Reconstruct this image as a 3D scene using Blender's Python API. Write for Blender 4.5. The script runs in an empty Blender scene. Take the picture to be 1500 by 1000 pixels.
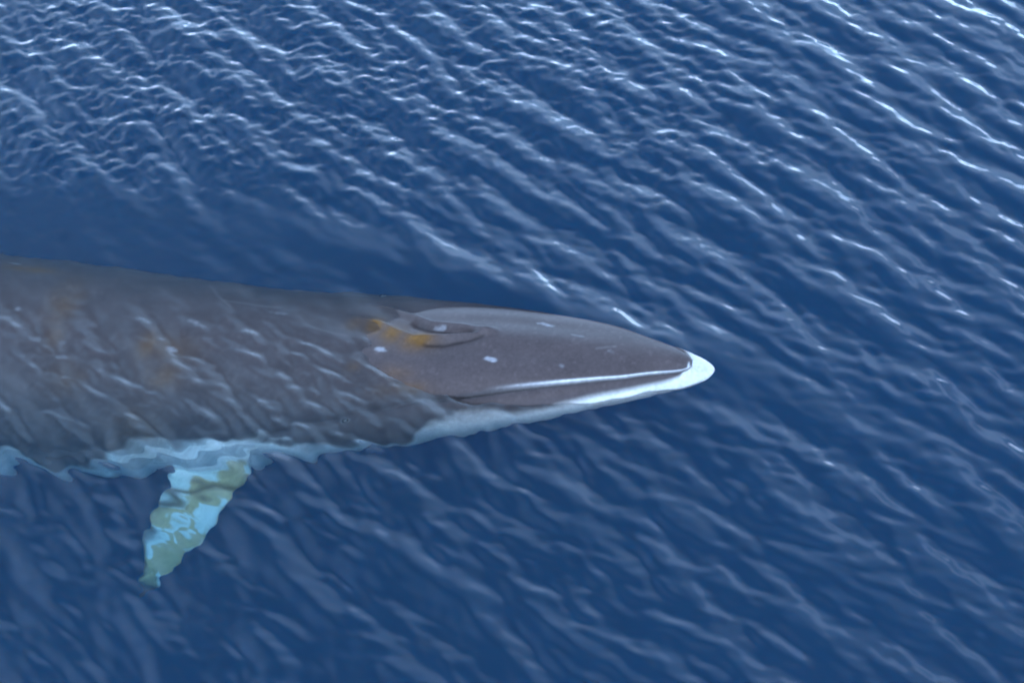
import bpy, math
import numpy as np

# ------------------------------------------------------------------ camera, sky, sun, exposure
sc = bpy.context.scene
C = sc.collection
R = math.radians

ELEV, DIST, HFOV = 48.0, 7.0, 34.0
cam_pos = np.array([0.0, -DIST * math.cos(R(ELEV)), DIST * math.sin(R(ELEV))])
cd = bpy.data.cameras.new('camera')
cd.sensor_width = 36.0
cd.lens = 18.0 / math.tan(R(HFOV / 2))
cd.clip_start = 0.05
cd.clip_end = 20000
cam = bpy.data.objects.new('camera', cd)
C.objects.link(cam)
cam.location = cam_pos
cam.rotation_euler = (R(90 - ELEV), 0, 0)
sc.camera = cam

SUN_EL, SUN_AZ = 60.0, 195.0          # azimuth measured from +Y (the way the camera looks) towards +X
CLOUD_THIN, CLOUD_THICK, CLOUD_COL = 0.0, 0.21, (26.0, 40.0, 61.0)
world = bpy.data.worlds.new('World')
sc.world = world
world.use_nodes = True
wn = world.node_tree
wn.nodes.clear()
sky = wn.nodes.new('ShaderNodeTexSky')
sky.sky_type = 'NISHITA'
sky.sun_disc = False
sky.sun_elevation = R(SUN_EL)
sky.sun_rotation = R(SUN_AZ)
sky.air_density = 1.0
sky.dust_density = 0.3
sky.ozone_density = 3.0
bg = wn.nodes.new('ShaderNodeBackground')
bg.inputs['Strength'].default_value = 0.15
wo = wn.nodes.new('ShaderNodeOutputWorld')
# thin high cloud over the whole dome; as in any real layer it closes up towards the horizon
def wnode(t, **kw):
    n = wn.nodes.new(t)
    for k, v in kw.items():
        setattr(n, k, v)
    return n


def wmath(op, a, b=None):
    n = wnode('ShaderNodeMath', operation=op)
    for k, v in enumerate((a, b)):
        if v is None:
            continue
        if isinstance(v, (int, float)):
            n.inputs[k].default_value = v
        else:
            wn.links.new(v, n.inputs[k])
    return n.outputs[0]


wtc = wnode('ShaderNodeTexCoord')
sep = wnode('ShaderNodeSeparateXYZ')
wn.links.new(wtc.outputs['Generated'], sep.inputs[0])
up = wmath('MAXIMUM', sep.outputs['Z'], 0.02)
lay = wmath('ADD', up, 0.10)
cmb = wnode('ShaderNodeCombineXYZ')
wn.links.new(wmath('DIVIDE', sep.outputs['X'], lay), cmb.inputs['X'])
wn.links.new(wmath('DIVIDE', sep.outputs['Y'], lay), cmb.inputs['Y'])
cn = wnode('ShaderNodeTexNoise')
cn.inputs['Scale'].default_value = 0.8
cn.inputs['Detail'].default_value = 1.0
cn.inputs['Roughness'].default_value = 0.55
wn.links.new(cmb.outputs[0], cn.inputs['Vector'])
cm = wnode('ShaderNodeMapRange')
cm.inputs['From Min'].default_value = 0.30
cm.inputs['From Max'].default_value = 0.75
cm.inputs['To Min'].default_value = CLOUD_THIN
cm.inputs['To Max'].default_value = CLOUD_THICK
wn.links.new(cn.outputs['Fac'], cm.inputs['Value'])
tau = wmath('DIVIDE', cm.outputs[0], up)
cover = wmath('SUBTRACT', 1.0, wmath('EXPONENT', wmath('MULTIPLY', tau, -1.0)))
veil = wnode('ShaderNodeMix', data_type='RGBA')
veil.inputs['B'].default_value = CLOUD_COL + (1,)
wn.links.new(cover, veil.inputs['Factor'])
wn.links.new(sky.outputs[0], veil.inputs['A'])
wn.links.new(veil.outputs['Result'], bg.inputs[0])
wn.links.new(bg.outputs[0], wo.inputs[0])

sd = bpy.data.lights.new('sun', 'SUN')
sd.energy = 0.55
sd.angle = R(22)
sd.color = (1.0, 0.94, 0.87)
sun = bpy.data.objects.new('sun', sd)
C.objects.link(sun)
sun.rotation_euler = (R(90 - SUN_EL), 0, R(180 - SUN_AZ))
sun.location = (2, 6, 8)

sc.view_settings.view_transform = 'Standard'
sc.view_settings.look = 'None'
sc.view_settings.exposure = 1.10
sc.view_settings.gamma = 1.0
sc.cycles.use_denoising = True
sc.cycles.max_bounces = 10
sc.cycles.diffuse_bounces = 2
sc.cycles.glossy_bounces = 3
sc.cycles.transmission_bounces = 8
sc.cycles.volume_bounces = 4
sc.cycles.filter_width = 2.1
sc.cycles.sample_clamp_indirect = 8.0

# ------------------------------------------------------------------ helpers
HW = math.tan(R(HFOV / 2))
_f = np.array([0, math.cos(R(ELEV)), -math.sin(R(ELEV))])
_u = np.array([0, math.sin(R(ELEV)), math.cos(R(ELEV))])


def pix(px, py, z=0.0):
    """photo pixel (1500 x 1000) -> world point on the level z"""
    a = (px - 750) / 750 * HW
    b = (500 - py) / 750 * HW
    d = _f + b * _u + np.array([a, 0, 0])
    t = (z - cam_pos[2]) / d[2]
    return cam_pos + t * d


def smooth(a, b, x):
    t = np.clip((x - a) / (b - a), 0, 1)
    return t * t * (3 - 2 * t)


def curve(xs, ys, x):
    """monotone-ish smooth interpolation (cubic hermite)"""
    xs = np.asarray(xs, float)
    ys = np.asarray(ys, float)
    d = np.diff(ys) / np.diff(xs)
    m = np.zeros_like(ys)
    m[1:-1] = np.where(d[:-1] * d[1:] > 0, 2 * d[:-1] * d[1:] / (d[:-1] + d[1:] + 1e-12), 0)
    m[0], m[-1] = d[0], d[-1]
    x = np.clip(x, xs[0], xs[-1])
    i = np.clip(np.searchsorted(xs, x, side='right') - 1, 0, len(xs) - 2)
    h = xs[i + 1] - xs[i]
    t = (x - xs[i]) / h
    return ((2 * t**3 - 3 * t**2 + 1) * ys[i] + (t**3 - 2 * t**2 + t) * h * m[i]
            + (-2 * t**3 + 3 * t**2) * ys[i + 1] + (t**3 - t**2) * h * m[i + 1])


def _hash(i, j, k):
    n = (i * 374761393 + j * 668265263 + k * 2147483647 + 1013904223) & 0xFFFFFFFF
    n = ((n ^ (n >> 13)) * 1274126177) & 0xFFFFFFFF
    n = ((n ^ (n >> 16)) * 2246822519) & 0xFFFFFFFF
    return ((n ^ (n >> 15)) & 0xFFFF) / 65535.0


def vnoise(x, y, z, seed=0):
    x, y, z = np.broadcast_arrays(x, y, z)
    i, j, k = (np.floor(a).astype(np.int64) for a in (x, y, z))
    fx, fy, fz = x - i, y - j, z - k
    fx, fy, fz = (t * t * t * (t * (6 * t - 15) + 10) for t in (fx, fy, fz))
    k = k + seed * 57
    o = 0
    for a in (0, 1):
        for b in (0, 1):
            for c in (0, 1):
                w = (fx if a else 1 - fx) * (fy if b else 1 - fy) * (fz if c else 1 - fz)
                o = o + w * _hash(i + a, j + b, k + c)
    return o


def fbm(x, y, z, seed=0, n=4):
    o, a, s = 0, 1.0, 0
    for k in range(n):
        o = o + a * vnoise(x * 2**k, y * 2**k, z * 2**k, seed + k)
        s += a
        a *= 0.5
    return o / s


def mesh_np(name, co, quads, tris=None, smooth_shade=True):
    me = bpy.data.meshes.new(name)
    q = np.asarray(quads, np.int32).reshape(-1, 4)
    t = np.asarray(tris if tris is not None else [], np.int32).reshape(-1, 3)
    me.vertices.add(len(co))
    me.vertices.foreach_set('co', np.ascontiguousarray(co, np.float32).ravel())
    nl = q.size + t.size
    me.loops.add(nl)
    me.loops.foreach_set('vertex_index', np.concatenate([q.ravel(), t.ravel()]).astype(np.int32))
    me.polygons.add(len(q) + len(t))
    st = np.concatenate([np.arange(len(q)) * 4, q.size + np.arange(len(t)) * 3]).astype(np.int32)
    me.polygons.foreach_set('loop_start', st)
    me.polygons.foreach_set('use_smooth', np.full(len(q) + len(t), smooth_shade, bool))
    me.update(calc_edges=True)
    me.validate()
    return me


def mat(name):
    m = bpy.data.materials.new(name)
    m.use_nodes = True
    m.node_tree.nodes.clear()
    return m, m.node_tree, m.node_tree.nodes, m.node_tree.links


# ------------------------------------------------------------------ whale frame
# s runs back from the tip of the lower jaw, l is sideways (+ = far side), both horizontal
TIP = pix(1047, 541, 0.03)
YAW = R(8.6)                                       # the axis swings away from the viewer going aft
AX = np.array([-math.cos(YAW), math.sin(YAW), 0])  # aft
LX = np.array([math.sin(YAW), math.cos(YAW), 0])   # towards the far side


def to_sl(x, y):
    dx, dy = x - TIP[0], y - TIP[1]
    return dx * AX[0] + dy * AX[1], dx * LX[0] + dy * LX[1]


# ------------------------------------------------------------------ water
STEEP = 1.7


def water_height(X, Y, seed=4):
    """ripple field: sum of directional trains (FFT synthesis on a tile), sampled at X, Y"""
    N, L = 1152, 9.0
    rng = np.random.default_rng(seed)
    k1 = np.fft.fftfreq(N, L / N) * 2 * np.pi
    KX, KY = np.meshgrid(k1, k1, indexing='ij')
    K = np.hypot(KX, KY) + 1e-6
    TH = np.arctan2(KY, KX)

    def train(lam, width, ang, spread, slope):
        k0 = 2 * np.pi / lam
        dth = np.abs((TH - R(ang) + np.pi) % (2 * np.pi) - np.pi)
        p = np.exp(-0.5 * (np.log(K / k0) / width)**2) * np.exp(-0.5 * (dth / R(spread))**2)
        amp = np.sqrt(p) / K
        sp = amp * (rng.normal(size=K.shape) + 1j * rng.normal(size=K.shape))
        h = np.fft.ifft2(sp)
        g = np.sqrt(np.mean(np.fft.ifft2(1j * KX * sp).real**2 + np.fft.ifft2(1j * KY * sp).real**2))
        return sp * (slope / g)

    a = (train(0.26, 0.28, 41, 13, 0.085) + train(0.15, 0.28, 43, 17, 0.075) + train(0.09, 0.30, 46, 24, 0.045)
         + train(0.48, 0.35, 40, 25, 0.045))
    b = train(0.075, 0.35, 55, 55, 0.060) + train(0.12, 0.35, 112, 20, 0.045) + train(0.05, 0.25, 50, 40, 0.025)
    c = train(0.115, 0.28, 58, 16, 0.060) + train(0.065, 0.25, 62, 26, 0.04)
    a, b, c = a * STEEP, b * STEEP, c * STEEP
    hc = np.fft.ifft2(c).real
    ha, hb = np.fft.ifft2(a).real, np.fft.ifft2(b).real
    cx = np.fft.ifft2(-1j * KX / K * a).real
    cy = np.fft.ifft2(-1j * KY / K * a).real

    def samp(F):
        u, v = (X / L * N) % N, (Y / L * N) % N
        i, j = np.floor(u).astype(int), np.floor(v).astype(int)
        fu, fv = u - i, v - j
        i2, j2 = (i + 1) % N, (j + 1) % N
        i, j = i % N, j % N
        return (F[i, j] * (1 - fu) * (1 - fv) + F[i2, j] * fu * (1 - fv)
                + F[i, j2] * (1 - fu) * fv + F[i2, j2] * fu * fv)
    return samp(ha), samp(hb), samp(hc), samp(cx), samp(cy)


def axis(lo, hi, step, far):
    core = np.arange(lo, hi + step / 2, step)
    out, d, p = [], step, 0.0
    while p < far:
        d *= 1.05 if p < 6 else 1.35
        p += d
        out.append(p)
    out = np.array(out)
    return np.concatenate([(lo - out)[::-1], core, hi + out])


gx = axis(-3.3, 3.3, 0.009, 4000.0)
gy = axis(-2.3, 3.2, 0.009, 4000.0)
X, Y = np.meshgrid(gx, gy, indexing='ij')
S, Lt = to_sl(X, Y)
r_out = np.maximum(np.maximum(np.abs(X) - 3.3, 0), np.maximum(Y - 3.2, 0) + np.maximum(-2.3 - Y, 0))
fade = 1 - smooth(3.0, 14.0, r_out)
ha, hb, hc, cx, cy = water_height(X, Y)
# calm water dragged along over the back and beside the far flank; livelier over the near flank
w_len = smooth(0.0, 0.5, S) * (1 - smooth(5.5, 7.5, S))
half = 0.12 + 0.42 * smooth(0.1, 2.2, S)
over = smooth(-0.42, 0.25, Lt / half) * (1 - smooth(0.9, 2.1, Lt / half)) * w_len
near = np.exp(-((Lt / half + 0.7) / 0.6)**2) * w_len
slick = np.exp(-((S + 0.12) / 0.22)**2 - (Lt / 0.22)**2)
gain = (1 - 0.84 * over) * (1 + 0.35 * near) * (1 - 0.55 * slick)
patch = 0.65 + 0.7 * fbm(X * 0.9, Y * 0.9, 0 * X, 11, 2)
patch_b = smooth(0.35, 0.75, fbm(X * 0.6 + 7, Y * 0.6, 0 * X, 23, 2) + 0.12 * smooth(0.5, -2.0, X))
gain = gain * patch * fade * (0.92 + 0.22 * smooth(-0.6, 1.6, Y))
H = gain * (ha * (0.8 + 0.2 * smooth(-0.4, 1.0, Y)) + hc * (0.9 + 0.5 * near - 0.6 * smooth(-0.2, 0.9, Y)) + hb * (0.12 + (0.25 + 0.9 * patch_b) * smooth(-0.2, 0.9, Y)))
# wind ripples this small never get very steep: ease the steepest faces
def soften(F, sg):
    for ax in (0, 1):
        fr = np.fft.rfftfreq(F.shape[ax]) * 2 * np.pi
        g = np.exp(-0.5 * (fr * sg)**2)
        F = np.fft.irfft(np.fft.rfft(F, axis=ax) * (g[:, None] if ax == 0 else g[None]), n=F.shape[ax], axis=ax)
    return F


for _ in range(4):
    sx, sy = np.gradient(H, gx, gy)
    over_steep = np.clip((np.hypot(sx, sy) - 0.31) / 0.12, 0, 1)
    H = H * (1 - 0.38 * np.clip(soften(over_steep, 6.0) * 2.6, 0, 1))
# bow swell pushed up along the far side of the head, and the draw-down behind it
bow_line = Lt - (0.06 + 0.30 * np.clip(S, 0, 4))
H = H + 0.028 * np.exp(-(bow_line / 0.15)**2) * smooth(-0.15, 0.15, S) * (1 - smooth(0.7, 2.4, S))
bow_near = Lt + (0.06 + 0.32 * np.clip(S, 0, 4))
H = H + 0.012 * np.exp(-(bow_near / 0.09)**2) * smooth(-0.1, 0.15, S) * (1 - smooth(0.5, 1.6, S))
CH = 0.3
PX, PY = X + CH * gain * cx, Y + CH * gain * cy
nx, ny = X.shape
co = np.stack([PX, PY, H], -1).reshape(-1, 3)
idx = np.arange(nx * ny).reshape(nx, ny)
quads = np.stack([idx[:-1, :-1], idx[1:, :-1], idx[1:, 1:], idx[:-1, 1:]], -1).reshape(-1, 4)
# close the body of water with sides and a floor deep below
DEEP = -80.0
edge = np.concatenate([idx[:, 0], idx[-1, 1:], idx[-2::-1, -1], idx[0, -2:0:-1]])
base = len(co)
low = co[edge].copy()
low[:, 2] = DEEP
n_e = len(edge)
ii = np.arange(n_e)
sides = np.stack([edge[(ii + 1) % n_e], edge[ii], base + ii, base + (ii + 1) % n_e], -1)
co = np.concatenate([co, low, [[0, 0, DEEP]]])
floor = np.stack([base + (ii + 1) % n_e, base + ii, np.full(n_e, base + n_e)], -1)
me = mesh_np('water', co, np.concatenate([quads, sides]), floor)
water = bpy.data.objects.new('water', me)
C.objects.link(water)
water['kind'] = 'structure'
water['label'] = 'rippled deep blue sea water around and over the whale'

m, nt, N_, LK = mat('sea_water')
out = N_.new('ShaderNodeOutputMaterial')
glass = N_.new('ShaderNodeBsdfGlass')
glass.inputs['IOR'].default_value = 1.333
glass.inputs['Roughness'].default_value = 0.0
tc = N_.new('ShaderNodeTexCoord')
nz = N_.new('ShaderNodeTexNoise')
nz.inputs['Scale'].default_value = 26.0
nz.inputs['Detail'].default_value = 2.0
bp = N_.new('ShaderNodeBump')
bp.inputs['Strength'].default_value = 0.08
bp.inputs['Distance'].default_value = 0.004
LK.new(tc.outputs['Object'], nz.inputs['Vector'])
LK.new(nz.outputs['Fac'], bp.inputs['Height'])
LK.new(bp.outputs[0], glass.inputs['Normal'])
SIG_S = (0.0004, 0.056, 0.100)
SIG_A = (0.95, 0.42, 0.27)
vs = N_.new('ShaderNodeVolumeScatter')
d_s = max(SIG_S)
vs.inputs['Color'].default_value = tuple(v / d_s for v in SIG_S) + (1,)
vs.inputs['Density'].default_value = d_s
vs.inputs['Anisotropy'].default_value = 0.0
va = N_.new('ShaderNodeVolumeAbsorption')
d_a = max(SIG_A)
va.inputs['Color'].default_value = tuple(1 - v / d_a for v in SIG_A) + (1,)
va.inputs['Density'].default_value = d_a
ad = N_.new('ShaderNodeAddShader')
LK.new(vs.outputs[0], ad.inputs[0])
LK.new(va.outputs[0], ad.inputs[1])
LK.new(glass.outputs[0], out.inputs['Surface'])
LK.new(ad.outputs[0], out.inputs['Volume'])
me.materials.append(m)

# ------------------------------------------------------------------ whale body
LEN = 7.3
s_tab = np.concatenate([
    0.0015 + 0.05 * (np.linspace(0, 1, 22)**2),
    np.arange(0.056, 0.088, 0.005), np.arange(0.088, 0.150, 0.0018), np.arange(0.1535, 3.5, 0.0055),
    np.arange(3.52, 6.3, 0.04),
    np.linspace(6.33, LEN, 34)])
NS = len(s_tab)
NV = 360                                   # around; even
HALF = NV // 2

w_u = curve([0, .012, .05, .088, .096, .104, .116, .14, .28, .40, .72, 1.02, 1.45, 2.0, 2.7, 3.4, 4.3, 5.3, 6.2, 6.6, LEN],
            [.0, .010, .022, .016, .014, .026, .040, .058, .108, .150, .218, .272, .345, .445, .525, .545, .50, .36, .16, .08, .03], s_tab)
w_l = curve([0, .006, .02, .05, .12, .25, .40, .65, .82, 1.05, 1.45, 2.0, 2.7, 3.4, 4.3, 5.3, 6.2, 6.6, LEN],
            [.0, .018, .036, .060, .098, .150, .203, .285, .325, .370, .425, .49, .54, .55, .503, .362, .162, .082, .032], s_tab)
z_m = curve([0, .05, .10, .27, .40, .72, 1.0, 1.3, 1.6, 2.0, 2.6, 3.4, 4.5, 5.5, 6.5, LEN],
            [.030, .042, .050, .060, .060, .030, -.02, -.10, -.20, -.33, -.43, -.47, -.50, -.50, -.48, -.46], s_tab)
z_r = z_m + 0.002 + curve([0, .088, .098, .115, .16, .27, .40, .72, 1.0, 1.2, 1.35, 1.55, 1.8, 2.2, 3.0, 4.2, 5.5, 6.5, LEN],
            [.002, .002, .014, .022, .028, .032, .034, .062, .098, .117, .130, .169, .246, .355, .428, .445, .30, .12, .04], s_tab)
z_b = curve([0, .03, .10, .30, .60, 1.0, 1.5, 2.0, 2.7, 3.5, 4.5, 5.5, 6.5, LEN],
            [.020, -.015, -.055, -.13, -.24, -.42, -.64, -.80, -.92, -.95, -.90, -.78, -.58, -.50], s_tab)
drop = curve([0, .05, .13, .40, .70, 1.0, 1.4, 1.9, 2.3, LEN], [.006, .03, .05, .08, .10, .12, .11, .05, .0, .0], s_tab)
# upper profile exponents: a sharp lip on the head, round further aft
p_u = curve([0, .8, 1.3, 2.0, LEN], [2.3, 2.3, 2.1, 2.0, 2.0], s_tab)
q_u = curve([0, .6, 1.1, 1.7, 2.2, LEN], [1.05, 1.10, 1.3, 1.8, 2.0, 2.0], s_tab)
mouth = 1 - smooth(0.95, 1.45, s_tab)      # depth of the mouth line

# parameter around a half section: 0 top -> a at the lip -> 1 keel
FU = 0.46
t = np.linspace(0, 1, HALF + 1)
sec_l = np.zeros((NS, HALF + 1))
sec_z = np.zeros((NS, HALF + 1))
for i in range(NS):
    tu = t[t <= FU] / FU
    ang = tu * np.pi / 2
    # even spread of points: blend of linear and circular parameter
    round_ = smooth(1.0, 2.0, s_tab[i])
    yn = (1 - round_) * tu + round_ * np.sin(ang)
    zn = np.maximum(1 - yn**p_u[i], 0)**(1 / q_u[i])
    lu = w_u[i] * yn
    zu = z_m[i] + (z_r[i] - z_m[i]) * zn
    tl = (t[t > FU] - FU) / (1 - FU)
    SH = 0.30                                  # share of the points on the shoulder of the lower jaw
    kd = drop[i] / (drop[i] + 0.02)
    rim_l = w_u[i]
    an1 = np.clip(tl / SH, 0, 1) * np.pi / 2
    ll1 = rim_l + (w_l[i] - rim_l) * np.sin(an1)
    zl1 = z_m[i] - drop[i] * (1 - np.cos(an1))
    an2 = np.clip((tl - SH) / (1 - SH), 0, 1) * np.pi / 2
    zc = z_m[i] - drop[i]
    ll2 = w_l[i] * np.cos(an2)**0.92
    zl2 = zc - (zc - z_b[i]) * np.sin(an2)**1.1
    an3 = tl * np.pi / 2
    ll3 = w_l[i] * np.cos(an3)**0.92
    zl3 = z_m[i] - (z_m[i] - z_b[i]) * np.sin(an3)
    k3 = smooth(1.5, 2.2, s_tab[i])
    ll = np.where(tl < SH, ll1, ll2) * (1 - k3) + ll3 * k3
    zl = np.where(tl < SH, zl1, zl2) * (1 - k3) + zl3 * k3
    sec_l[i] = np.concatenate([lu, ll])
    sec_z[i] = np.concatenate([zu, zl])
    # mouth groove just under the upper lip, rounded rim of the upper lip
    md = mouth[i] * smooth(0.088, 0.12, s_tab[i])
    j0 = int(np.sum(t <= FU))
    jj_ = np.arange(HALF + 1)
    sec_z[i] -= 0.014 * md * np.exp(-((jj_ - j0 - 0.5) / 1.5)**2) * (jj_ >= j0)
    sec_z[i] += 0.003 * md * np.exp(-((jj_ - (j0 - 2)) / 2.2)**2)

# full rings: j = 0 top, near side (l < 0) first, keel at HALF, back up the far side
ring_l = np.concatenate([-sec_l, sec_l[:, 1:-1][:, ::-1]], 1)
ring_z = np.concatenate([sec_z, sec_z[:, 1:-1][:, ::-1]], 1)
# the far side of the lower jaw is tucked in under the upper lip
tuck = (1 - smooth(1.0, 1.7, s_tab)) * smooth(0.10, 0.25, s_tab)
far_w = w_l - tuck * 0.85 * (w_l - w_u)
far_scale = np.where(ring_l > w_u[:, None], (w_u[:, None] + (ring_l - w_u[:, None]) * ((far_w - w_u) / np.maximum(w_l - w_u, 1e-4))[:, None]), ring_l)
ring_l = far_scale
ring_s = np.repeat(s_tab[:, None], NV, 1)

# --- relief on top of the head: rostrum ridge, blowholes, splash guard
jr = np.minimum(np.arange(NV), NV - np.arange(NV))        # index in the half section
TOPW = np.repeat((jr < j0)[None], NS, 0).astype(float)
JR = np.repeat(jr[None], NS, 0).astype(float)
ring_z += TOPW * 0.005 * np.exp(-(ring_l / 0.045)**2) * smooth(0.2, 0.6, ring_s) * (1 - smooth(1.05, 1.3, ring_s))
ring_z -= TOPW * 0.005 * np.exp(-((np.abs(ring_l) - 0.09) / 0.04)**2) * smooth(0.3, 0.7, ring_s) * (1 - smooth(1.1, 1.3, ring_s))


def poly_field(pts, width, S_, L_):
    """distance falloff to a polyline given as (s, l); returns gaussian and side sign"""
    pts = np.asarray(pts)
    best = np.full(S_.shape, 9.0)
    par = np.zeros(S_.shape)
    n = len(pts) - 1
    for k in range(n):
        a, b = pts[k], pts[k + 1]
        ab = b - a
        u = np.clip(((S_ - a[0]) * ab[0] + (L_ - a[1]) * ab[1]) / (ab @ ab), 0, 1)
        dd = np.hypot(S_ - a[0] - u * ab[0], L_ - a[1] - u * ab[1])
        par = np.where(dd < best, (k + u) / n, par)
        best = np.minimum(best, dd)
    return np.exp(-(best / width)**2) * smooth(0, .12, par) * (1 - smooth(.85, 1, par))


def sl_pts(pp, z=0.06):
    o = []
    for a, b in pp:
        p = pix(a, b, z)
        o.append(to_sl(p[0], p[1]))
    return o


guard_a = sl_pts([(530, 416), (570, 430), (598, 449), (630, 470), (665, 480), (705, 490), (735, 492)])
guard_b = sl_pts([(505, 436), (555, 455), (580, 475), (605, 490), (650, 497), (700, 497), (735, 492)])
hole_a = sl_pts([(600, 463), (632, 480), (668, 490), (705, 491)])
hole_b = sl_pts([(615, 500), (650, 505), (690, 502), (715, 496)])
ring_z += TOPW * (0.019 * poly_field(guard_a, 0.015, ring_s, ring_l)
                  + 0.016 * poly_field(guard_b, 0.015, ring_s, ring_l)
                  - 0.016 * poly_field(hole_a, 0.021, ring_s, ring_l)
                  - 0.012 * poly_field(hole_b, 0.019, ring_s, ring_l))
# dorsal fin (aft, beyond the frame)
fin = np.interp(ring_s, [4.55, 4.75, 5.0, 5.12, 5.2], [0, .14, .27, .26, 0]) * np.exp(-(ring_l / 0.035)**2) * TOPW
ring_z += fin
ring_s = ring_s + 0.5 * fin
# flukes: the tail stock spreads flat and sweeps back
fl = smooth(6.45, 7.1, s_tab)[:, None]
ring_l = ring_l + np.sign(ring_l) * np.abs(ring_l / (w_u[:, None] + 1e-3))**0.8 * 0.85 * fl * (1 - 0.9 * smooth(7.1, LEN, s_tab)[:, None] * 0)
ring_z = ring_z * (1 - fl * 0.85) + (-0.46) * fl * 0.85
ring_s = ring_s + fl * (0.35 * np.abs(ring_l) - 0.12 * np.exp(-(ring_l / 0.08)**2))

ring_l = ring_l - 0.065 * smooth(1.1, 2.4, ring_s)          # the body curves slightly
# slight roll: the near side of the head is carried a little higher
ROLL = R(4.0)
ring_l, ring_z = ring_l * math.cos(ROLL) + ring_z * math.sin(ROLL), ring_z * math.cos(ROLL) - ring_l * math.sin(ROLL)
P = np.stack([ring_s, ring_l, ring_z], -1)            # (s, l, z)
verts = P.reshape(-1, 3)
kind = np.zeros(len(verts))                           # 0 body, 1 flipper
flip_t = np.zeros(len(verts))
flip_c = np.zeros(len(verts))
flip_j = JR.ravel()
gi = np.arange(NS * NV).reshape(NS, NV)
keep = np.ones((NS - 1, NV), bool)
extra_q, extra_v, extra_k, extra_t, extra_c = [], [], [], [], []
count = len(verts)


def add_flipper(side):
    """side -1 near, +1 far: a hole is cut in the flank and the flipper grown from its rim"""
    global count
    i0, i1 = np.searchsorted(s_tab, 1.82), np.searchsorted(s_tab, 2.20)
    jc = int(HALF * 0.605)
    j0, j1 = jc - 10, jc + 10
    if side > 0:
        j0, j1 = NV - j1, NV - j0
    keep[i0:i1, j0:j1] = False
    loop, ab = [], []

    def put(i, j):
        loop.append(gi[i, j])
        a = 2 * (i - i0) / (i1 - i0) - 1               # -1 leading edge, +1 trailing edge
        b = 2 * (j - j0) / (j1 - j0) - 1
        ab.append((a, -b if side < 0 else b))          # +1 = upper face
    for j in range(j0, j1):
        put(i0, j)
    for i in range(i0, i1):
        put(i, j1)
    for j in range(j1, j0, -1):
        put(i1, j)
    for i in range(i1, i0, -1):
        put(i, j0)
    ab = np.array(ab)
    ca = ab[:, 0] * np.sqrt(1 - ab[:, 1]**2 / 2)
    cb = ab[:, 1] * np.sqrt(1 - ab[:, 0]**2 / 2)
    rim = verts[loop]
    c0 = rim.mean(0)
    nr = 110
    tt = np.linspace(0, 1, nr + 1)[1:]
    prev = np.array(loop)
    tipv = FLIP_TIP if side < 0 else np.array([2.75, 0.42, -1.15])
    span = tipv - c0
    for t_ in tt:
        cen = c0 + span * t_ + np.array([0.035 * math.sin(math.pi * t_) * -1, 0, 0.05 * math.sin(math.pi * t_)])
        chord = np.interp(t_, [0, .08, .2, .4, .6, .8, .93, 1.0], [.38, .34, .30, .27, .225, .15, .075, .008])
        thick = np.interp(t_, [0, .1, .3, .7, 1.0], [.15, .085, .055, .03, .006])
        th = thick * (1 - 0.55 * smooth(-0.2, 1, ca))   # thin trailing edge
        sec = cen + np.stack([ca * chord / 2 * 0.98,
                              ca * chord / 2 * 0.18 * side,
                              cb * th / 2], -1)
        k = float(smooth(0, 0.14, t_))
        pos = (1 - k) * (rim + span * t_) + k * sec
        new = count + np.arange(len(loop))
        extra_v.append(pos)
        extra_k.append(np.full(len(loop), smooth(0.0, 0.1, t_)))
        extra_t.append(np.full(len(loop), t_))
        extra_c.append(ca)
        a, b = prev, np.roll(prev, -1)
        c, d = np.roll(new, -1), new
        extra_q.append(np.stack([a, b, c, d], -1))
        prev = new
        count += len(loop)
    extra_v.append((c0 + span * 1.004)[None])
    extra_k.append(np.ones(1))
    extra_t.append(np.ones(1))
    extra_c.append(np.zeros(1))
    tip_i = count
    count += 1
    return [np.stack([prev, np.roll(prev, -1), np.full(len(prev), tip_i)], -1)]


p_tip = pix(198, 880, -0.56)                        # apparent level of the submerged tip
st, lt = to_sl(p_tip[0], p_tip[1])
FLIP_TIP = np.array([st, lt, -0.81])
tri_list = add_flipper(-1) + add_flipper(1)
qi = np.argwhere(keep)
a_, b_ = qi[:, 0], qi[:, 1]
body_q = np.stack([gi[a_, b_], gi[a_, (b_ + 1) % NV], gi[a_ + 1, (b_ + 1) % NV], gi[a_ + 1, b_]], -1)
V = np.concatenate([verts] + extra_v)
KIND = np.concatenate([kind] + extra_k)
FT = np.concatenate([flip_t] + extra_t)
FC = np.concatenate([flip_c] + extra_c)
JI = np.concatenate([flip_j] + [np.full(len(e), 110.0) for e in extra_v])
# caps at the very tip and the tail end
V = np.concatenate([V, [[0.0, 0, (z_m[0] + z_b[0]) / 2]], [V[gi[-1]].mean(0)]])
KIND, FT, FC = (np.concatenate([q, [0, 0]]) for q in (KIND, FT, FC))
JI = np.concatenate([JI, [HALF, HALF]])
n0, n1 = len(V) - 2, len(V) - 1
jj = np.arange(NV)
tri_list.append(np.stack([gi[0, (jj + 1) % NV], gi[0, jj], np.full(NV, n0)], -1))
tri_list.append(np.stack([gi[-1, jj], gi[-1, (jj + 1) % NV], np.full(NV, n1)], -1))
used = np.unique(np.concatenate([body_q.ravel()] + [q.ravel() for q in extra_q] + [q.ravel() for q in tri_list]))
remap = np.full(len(V), -1)
remap[used] = np.arange(len(used))
quads = remap[np.concatenate([body_q] + extra_q)]
tris = remap[np.concatenate(tri_list)]
V, KIND, FT, FC, JI = V[used], KIND[used], FT[used], FC[used], JI[used]
WS, WL, WZ = V[:, 0], V[:, 1], V[:, 2]
world_co = TIP[None, :] * np.array([1, 1, 0]) + WS[:, None] * AX + WL[:, None] * LX + np.array([0, 0, 1]) * WZ[:, None]
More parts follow.
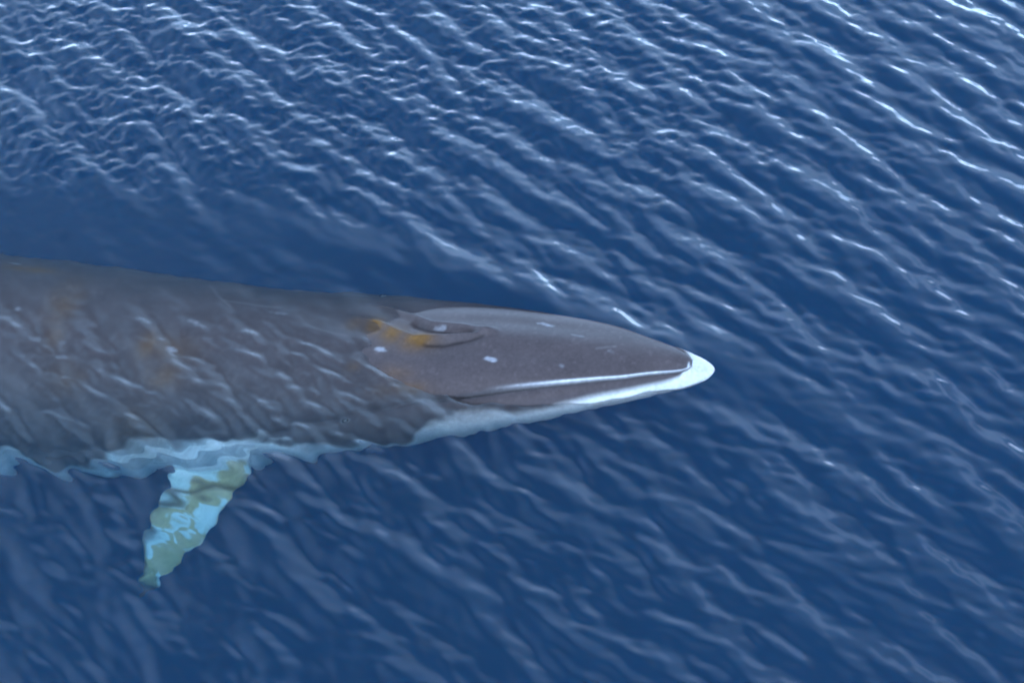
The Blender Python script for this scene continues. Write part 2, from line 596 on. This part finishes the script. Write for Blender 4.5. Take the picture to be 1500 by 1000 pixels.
# local frame: origin under the middle of the body
ORG = np.array([TIP[0], TIP[1], 0]) + AX * 3.0 + np.array([0, 0, -0.95])
loc_co = world_co - ORG

# --- colour of the skin, vertex by vertex
zm_v, zb_v, wl_v = np.interp(WS, s_tab, z_m), np.interp(WS, s_tab, z_b), np.interp(WS, s_tab, w_l)
wu_v = np.interp(WS, s_tab, w_u)
n_big = fbm(WS * 2.2, WL * 2.2, WZ * 2.2, 3, 4)
n_mid = fbm(WS * 9, WL * 9, WZ * 9, 9, 4)
n_fin = fbm(WS * 40, WL * 40, WZ * 40, 15, 3)
grey = np.array([0.0385, 0.0295, 0.0298])
pale = np.array([0.36, 0.355, 0.34])
col = grey[None] * (0.42 + 0.45 * n_big + 0.5 * n_mid + 0.22 * n_fin)[:, None]
# pale underside: the edge rises over the lower jaw towards the tip
below = (JI - j0) / (HALF - j0)
edge_t = curve([0, .10, .14, .22, .45, .75, 1.0, 1.12, 1.22, 1.5, 1.72, 2.0, 2.3, 2.6, 2.9, 3.3, LEN],
               [-.3, -.2, .09, .15, .19, .21, .20, .26, .42, .34, .06, -.09, -.05, .14, .0, .02, .20], WS)
und = smooth(-0.05, 0.06, below - edge_t - 0.16 * (n_mid - 0.5) * smooth(0.3, 1.0, WS) - 0.32 * (n_big - 0.5) * smooth(1, 2, WS))
und = np.where((JI < j0) & (WS < 1.35), WS < 0.094, und) * (1 - KIND)
far_jaw = smooth(0.0, 0.02, WL) * smooth(.09, .14, WS) * (1 - smooth(.25, .45, below))
und = und * (1 - far_jaw)
col = col * (1 - und[:, None]) + pale * (0.72 + 0.56 * n_mid + 0.1 * smooth(1.2, 1.7, WS))[:, None] * und[:, None]
# pale rim of the upper lip near the tip, dark mouth line beneath it
lipf = (1 - smooth(-.005, .02, WL) * smooth(.10, .14, WS)) * smooth(.085, .11, WS) * (1 - smooth(.5, .95, WS)) * (1 - KIND)
lip = np.exp(-((JI - (j0 - 3)) / 2.4)**2) * lipf
col = col * (1 - 0.9 * lip[:, None]) + np.array([.45, .45, .46]) * 0.9 * lip[:, None]
lip_tip = np.exp(-((WS - .108) / .004)**2) * smooth(j0 - 60, j0 - 5, JI) * (JI < j0) * (1 - KIND)
col = col * (1 - 0.8 * lip_tip[:, None]) + np.array([.42, .42, .43]) * 0.8 * lip_tip[:, None]
gap = np.exp(-((JI - (j0 + 1.0)) / 1.8)**2) * smooth(.085, .11, WS) * (1 - smooth(.95, 1.3, WS)) * (1 - KIND)
gap = gap * (1 - 0.9 * smooth(0, .02, WL) * smooth(.12, .2, WS))
gap = np.maximum(gap, np.exp(-((WS - .096) / .0035)**2) * (JI < j0 + 2) * (1 - KIND))
col = col * (1 - 0.85 * gap[:, None]) + np.array([.03, .03, .032]) * 0.85 * gap[:, None]
# flippers: white with a dark tip and trailing edge, stained olive and brown
fp = np.array([.52, .54, .48])[None] * np.ones((len(V), 1))
st1 = smooth(.42, .58, fbm(FT * 9 + 3 + .8 * FC, FC * 1.6, 0 * FT, 31, 4) + .04 * smooth(.2, .8, FT))
fp = fp * (1 - st1[:, None] * .75) + np.array([.36, .22, .035]) * st1[:, None] * .75
st2 = np.exp(-((FT - .25 - .04 * FC) / .055)**2) * (.6 + .8 * n_mid)
fp = fp * (1 - st2[:, None] * .85) + np.array([.12, .07, .02]) * st2[:, None] * .85
dk = np.maximum(smooth(.84, .92, FT), smooth(.50, .95, FC + 0.9 * (n_mid - .5)) * smooth(.05, .5, FT) * 0.85)
fp = fp * (1 - dk[:, None]) + grey * dk[:, None]
col = col * (1 - KIND[:, None]) + fp * KIND[:, None]
# diatom stains and healed scars, placed where the photograph shows them
stain = np.zeros(len(V))
upper = (JI < j0 + 12) * (1 - KIND)
for (a, b, rx, ry, k) in [(548, 468, 16, 13, 1.0), (575, 485, 20, 14, .8), (610, 503, 24, 11, 1.0), (520, 465, 12, 9, .6),
                          (515, 528, 9, 6, .5), (580, 542, 24, 10, .35), (595, 560, 30, 8, .35), (560, 560, 16, 8, .25),
                          (92, 430, 22, 36, .45), (78, 480, 14, 20, .35), (215, 495, 16, 20, .5), (245, 500, 40, 16, .4),
                          (235, 535, 26, 14, .4), (40, 372, 44, 7, .6), (90, 535, 26, 18, .3), (190, 600, 40, 26, .4)]:
    p = pix(a, b, 0.03)
    s_, l_ = to_sl(p[0], p[1])
    stain = np.maximum(stain, k * np.exp(-((WS - s_) / (rx * .0030))**2 - ((WL - l_) / (ry * .0042))**2))
stain = np.clip(stain * (0.1 + 1.8 * fbm(WS * 14, WL * 14, WZ * 14, 41, 4)), 0, .9) * upper
col = col * (1 - stain[:, None]) + np.array([.078, .036, .006]) * stain[:, None]
scar = np.zeros(len(V))
for (a, b, rx, ry, k) in [(645, 481, 10, 4, 1), (557, 503, 9, 4.5, .9), (720, 533, 11, 4, 1), (800, 481, 11, 4, .8), (283, 473, 8, 4, .9),
                          (253, 513, 8, 4.5, .9), (28, 454, 6, 5, .9), (411, 457, 13, 3.5, .35), (436, 404, 10, 3, .7), (18, 372, 12, 3, .6),
                          (895, 527, 6, 5, .25), (846, 502, 9, 3, .25), (823, 544, 4, 4, .3)]:
    p = pix(a, b, 0.05 if a > 450 else -0.02)
    s_, l_ = to_sl(p[0], p[1])
    dd = ((WS - s_) / (rx * .0029))**2 + ((WL - l_ - 0.15 * (WS - s_)) / (ry * .0027))**2 + 2.6 * (n_fin - .5)
    scar = np.maximum(scar, k * 0.85 * (1 - smooth(.1, 1.6, dd)))
scar = scar * upper
col = col * (1 - scar[:, None]) + np.array([.17, .17, .185]) * scar[:, None]
for pp in (hole_a, hole_b):
    slit = 0.6 * poly_field(pp, 0.007, WS, WL) * upper
    col = col * (1 - slit[:, None]) + np.array([.008, .007, .007]) * slit[:, None]
# fine speckle and scratches on the rostrum
spk = smooth(.66, .76, fbm(WS * 60, WL * 60, WZ * 60, 51, 2)) * upper
col = col * (1 + 0.22 * spk[:, None])
for pp in ([(318, 430), (360, 436), (420, 444)], [(440, 470), (480, 484), (520, 494)], [(300, 392), (318, 425), (345, 452)], [(870, 520), (905, 516)]):
    sc_ = poly_field(sl_pts(pp, 0.0 if pp[0][0] < 600 else 0.06), 0.006, WS, WL) * upper
    col = col + 0.022 * sc_[:, None]
col = np.clip(col, 0.005, 0.9)

me = mesh_np('body', loc_co, quads, tris)
ca_ = me.color_attributes.new('skin', 'FLOAT_COLOR', 'POINT')
ca_.data.foreach_set('color', np.concatenate([col, np.ones((len(col), 1))], 1).astype(np.float32).ravel())
me.update()

m, nt, N_, LK = mat('whale_skin')
out = N_.new('ShaderNodeOutputMaterial')
pb = N_.new('ShaderNodeBsdfPrincipled')
at = N_.new('ShaderNodeAttribute')
at.attribute_name = 'skin'
tc = N_.new('ShaderNodeTexCoord')
n1_ = N_.new('ShaderNodeTexNoise')
n1_.inputs['Scale'].default_value = 70
n1_.inputs['Detail'].default_value = 5
rmp = N_.new('ShaderNodeMapRange')
rmp.inputs['To Min'].default_value = 0.7
rmp.inputs['To Max'].default_value = 1.3
mul = N_.new('ShaderNodeMix')
mul.data_type = 'RGBA'
mul.blend_type = 'MULTIPLY'
mul.inputs['Factor'].default_value = 1
LK.new(tc.outputs['Object'], n1_.inputs['Vector'])
LK.new(n1_.outputs['Fac'], rmp.inputs['Value'])
LK.new(at.outputs['Color'], mul.inputs['A'])
LK.new(rmp.outputs[0], mul.inputs['B'])
LK.new(mul.outputs['Result'], pb.inputs['Base Color'])
pb.inputs['Coat Weight'].default_value = 0.0
pb.inputs['Coat Roughness'].default_value = 0.3
pb.inputs['Roughness'].default_value = 0.5
pb.inputs['Specular IOR Level'].default_value = 0.12
n2_ = N_.new('ShaderNodeTexNoise')
n2_.inputs['Scale'].default_value = 14
n2_.inputs['Detail'].default_value = 4
LK.new(tc.outputs['Object'], n2_.inputs['Vector'])
b2 = N_.new('ShaderNodeBump')
b2.inputs['Strength'].default_value = 0.2
b2.inputs['Distance'].default_value = 0.006
LK.new(n2_.outputs['Fac'], b2.inputs['Height'])
LK.new(b2.outputs[0], pb.inputs['Normal'])
LK.new(pb.outputs[0], out.inputs['Surface'])
me.materials.append(m)

whale = bpy.data.objects.new('whale', None)
whale.empty_display_size = 0.3
whale.location = ORG
C.objects.link(whale)
whale['label'] = 'dark grey whale with pale lower jaw and white flipper swimming just under the surface'
whale['category'] = 'whale'
body = bpy.data.objects.new('body', me)
C.objects.link(body)
body.parent = whale


# ------------------------------------------------------------------ eyes
def surf(s, frac, side):
    """point on the flank at the fraction below the mouth line"""
    i = int(np.searchsorted(s_tab, s))
    j = int(HALF * frac)
    p = P[i, j if side < 0 else NV - j]
    q = P[i, (j + 2) if side < 0 else NV - j - 2]
    return p


def eye_mesh():
    nu, nv = 20, 12
    co_, qd = [], []
    for a in range(nv + 1):
        th = math.pi / 2 * a / nv
        for b in range(nu):
            ph = 2 * math.pi * b / nu
            co_.append((math.sin(th) * math.cos(ph), math.sin(th) * math.sin(ph), math.cos(th)))
    for a in range(nv):
        for b in range(nu):
            qd.append((a * nu + b, (a + 1) * nu + b, (a + 1) * nu + (b + 1) % nu, a * nu + (b + 1) % nu))
    return mesh_np('eye', np.array(co_), qd)


def lid_mesh():
    nu, nv = 28, 8
    co_, qd = [], []
    for a in range(nu):
        ph = 2 * math.pi * a / nu
        for b in range(nv):
            th = 2 * math.pi * b / nv
            rr = 1.15 + 0.28 * math.cos(th)
            co_.append((rr * math.cos(ph), rr * math.sin(ph) * 0.75, 0.25 * math.sin(th) + 0.2))
    for a in range(nu):
        for b in range(nv):
            qd.append((a * nv + b, ((a + 1) % nu) * nv + b, ((a + 1) % nu) * nv + (b + 1) % nv, a * nv + (b + 1) % nv))
    return mesh_np('eyelid', np.array(co_), qd)


def simple(name, c, rough):
    m_, nt_, N2, L2 = mat(name)
    o_ = N2.new('ShaderNodeOutputMaterial')
    p_ = N2.new('ShaderNodeBsdfPrincipled')
    nz_ = N2.new('ShaderNodeTexNoise')
    nz_.inputs['Scale'].default_value = 8
    r_ = N2.new('ShaderNodeValToRGB')
    r_.color_ramp.elements[0].color = tuple(v * .75 for v in c) + (1,)
    r_.color_ramp.elements[1].color = tuple(min(1, v * 1.2) for v in c) + (1,)
    L2.new(nz_.outputs['Fac'], r_.inputs[0])
    L2.new(r_.outputs[0], p_.inputs['Base Color'])
    p_.inputs['Roughness'].default_value = rough
    L2.new(p_.outputs[0], o_.inputs['Surface'])
    return m_


import mathutils
em, lm = eye_mesh(), lid_mesh()
em.materials.append(simple('eye_dark', (.02, .015, .012), .08))
lm.materials.append(simple('eyelid_skin', (.035, .03, .028), .5))
for side in (-1, 1):
    i = int(np.searchsorted(s_tab, 1.46))
    j = int(HALF * 0.49)
    jn = j if side < 0 else NV - j
    p = P[i, jn]
    du = P[i + 4, jn] - P[i - 4, jn]
    dv = P[i, (jn + 4) % NV] - P[i, jn - 4]
    tw = lambda v: v[0] * AX + v[1] * LX + np.array([0, 0, v[2]])
    e1 = tw(du)
    e1 /= np.linalg.norm(e1)
    nrm = np.cross(tw(dv), e1)
    nrm /= np.linalg.norm(nrm)
    if np.dot(nrm, LX) * side < 0:
        nrm = -nrm
    e2 = np.cross(nrm, e1)
    M = mathutils.Matrix(np.stack([e1, e2, nrm], 1).tolist()).to_4x4()
    wp = np.array([TIP[0], TIP[1], 0]) + p[0] * AX + p[1] * LX + np.array([0, 0, p[2]]) - ORG
    M.translation = mathutils.Vector(wp.tolist())
    eye = bpy.data.objects.new('eye', em)
    C.objects.link(eye)
    eye.parent = whale
    eye.matrix_local = M @ mathutils.Matrix.Diagonal((.015, .012, .009, 1))
    lid = bpy.data.objects.new('eyelid', lm)
    C.objects.link(lid)
    lid.parent = eye
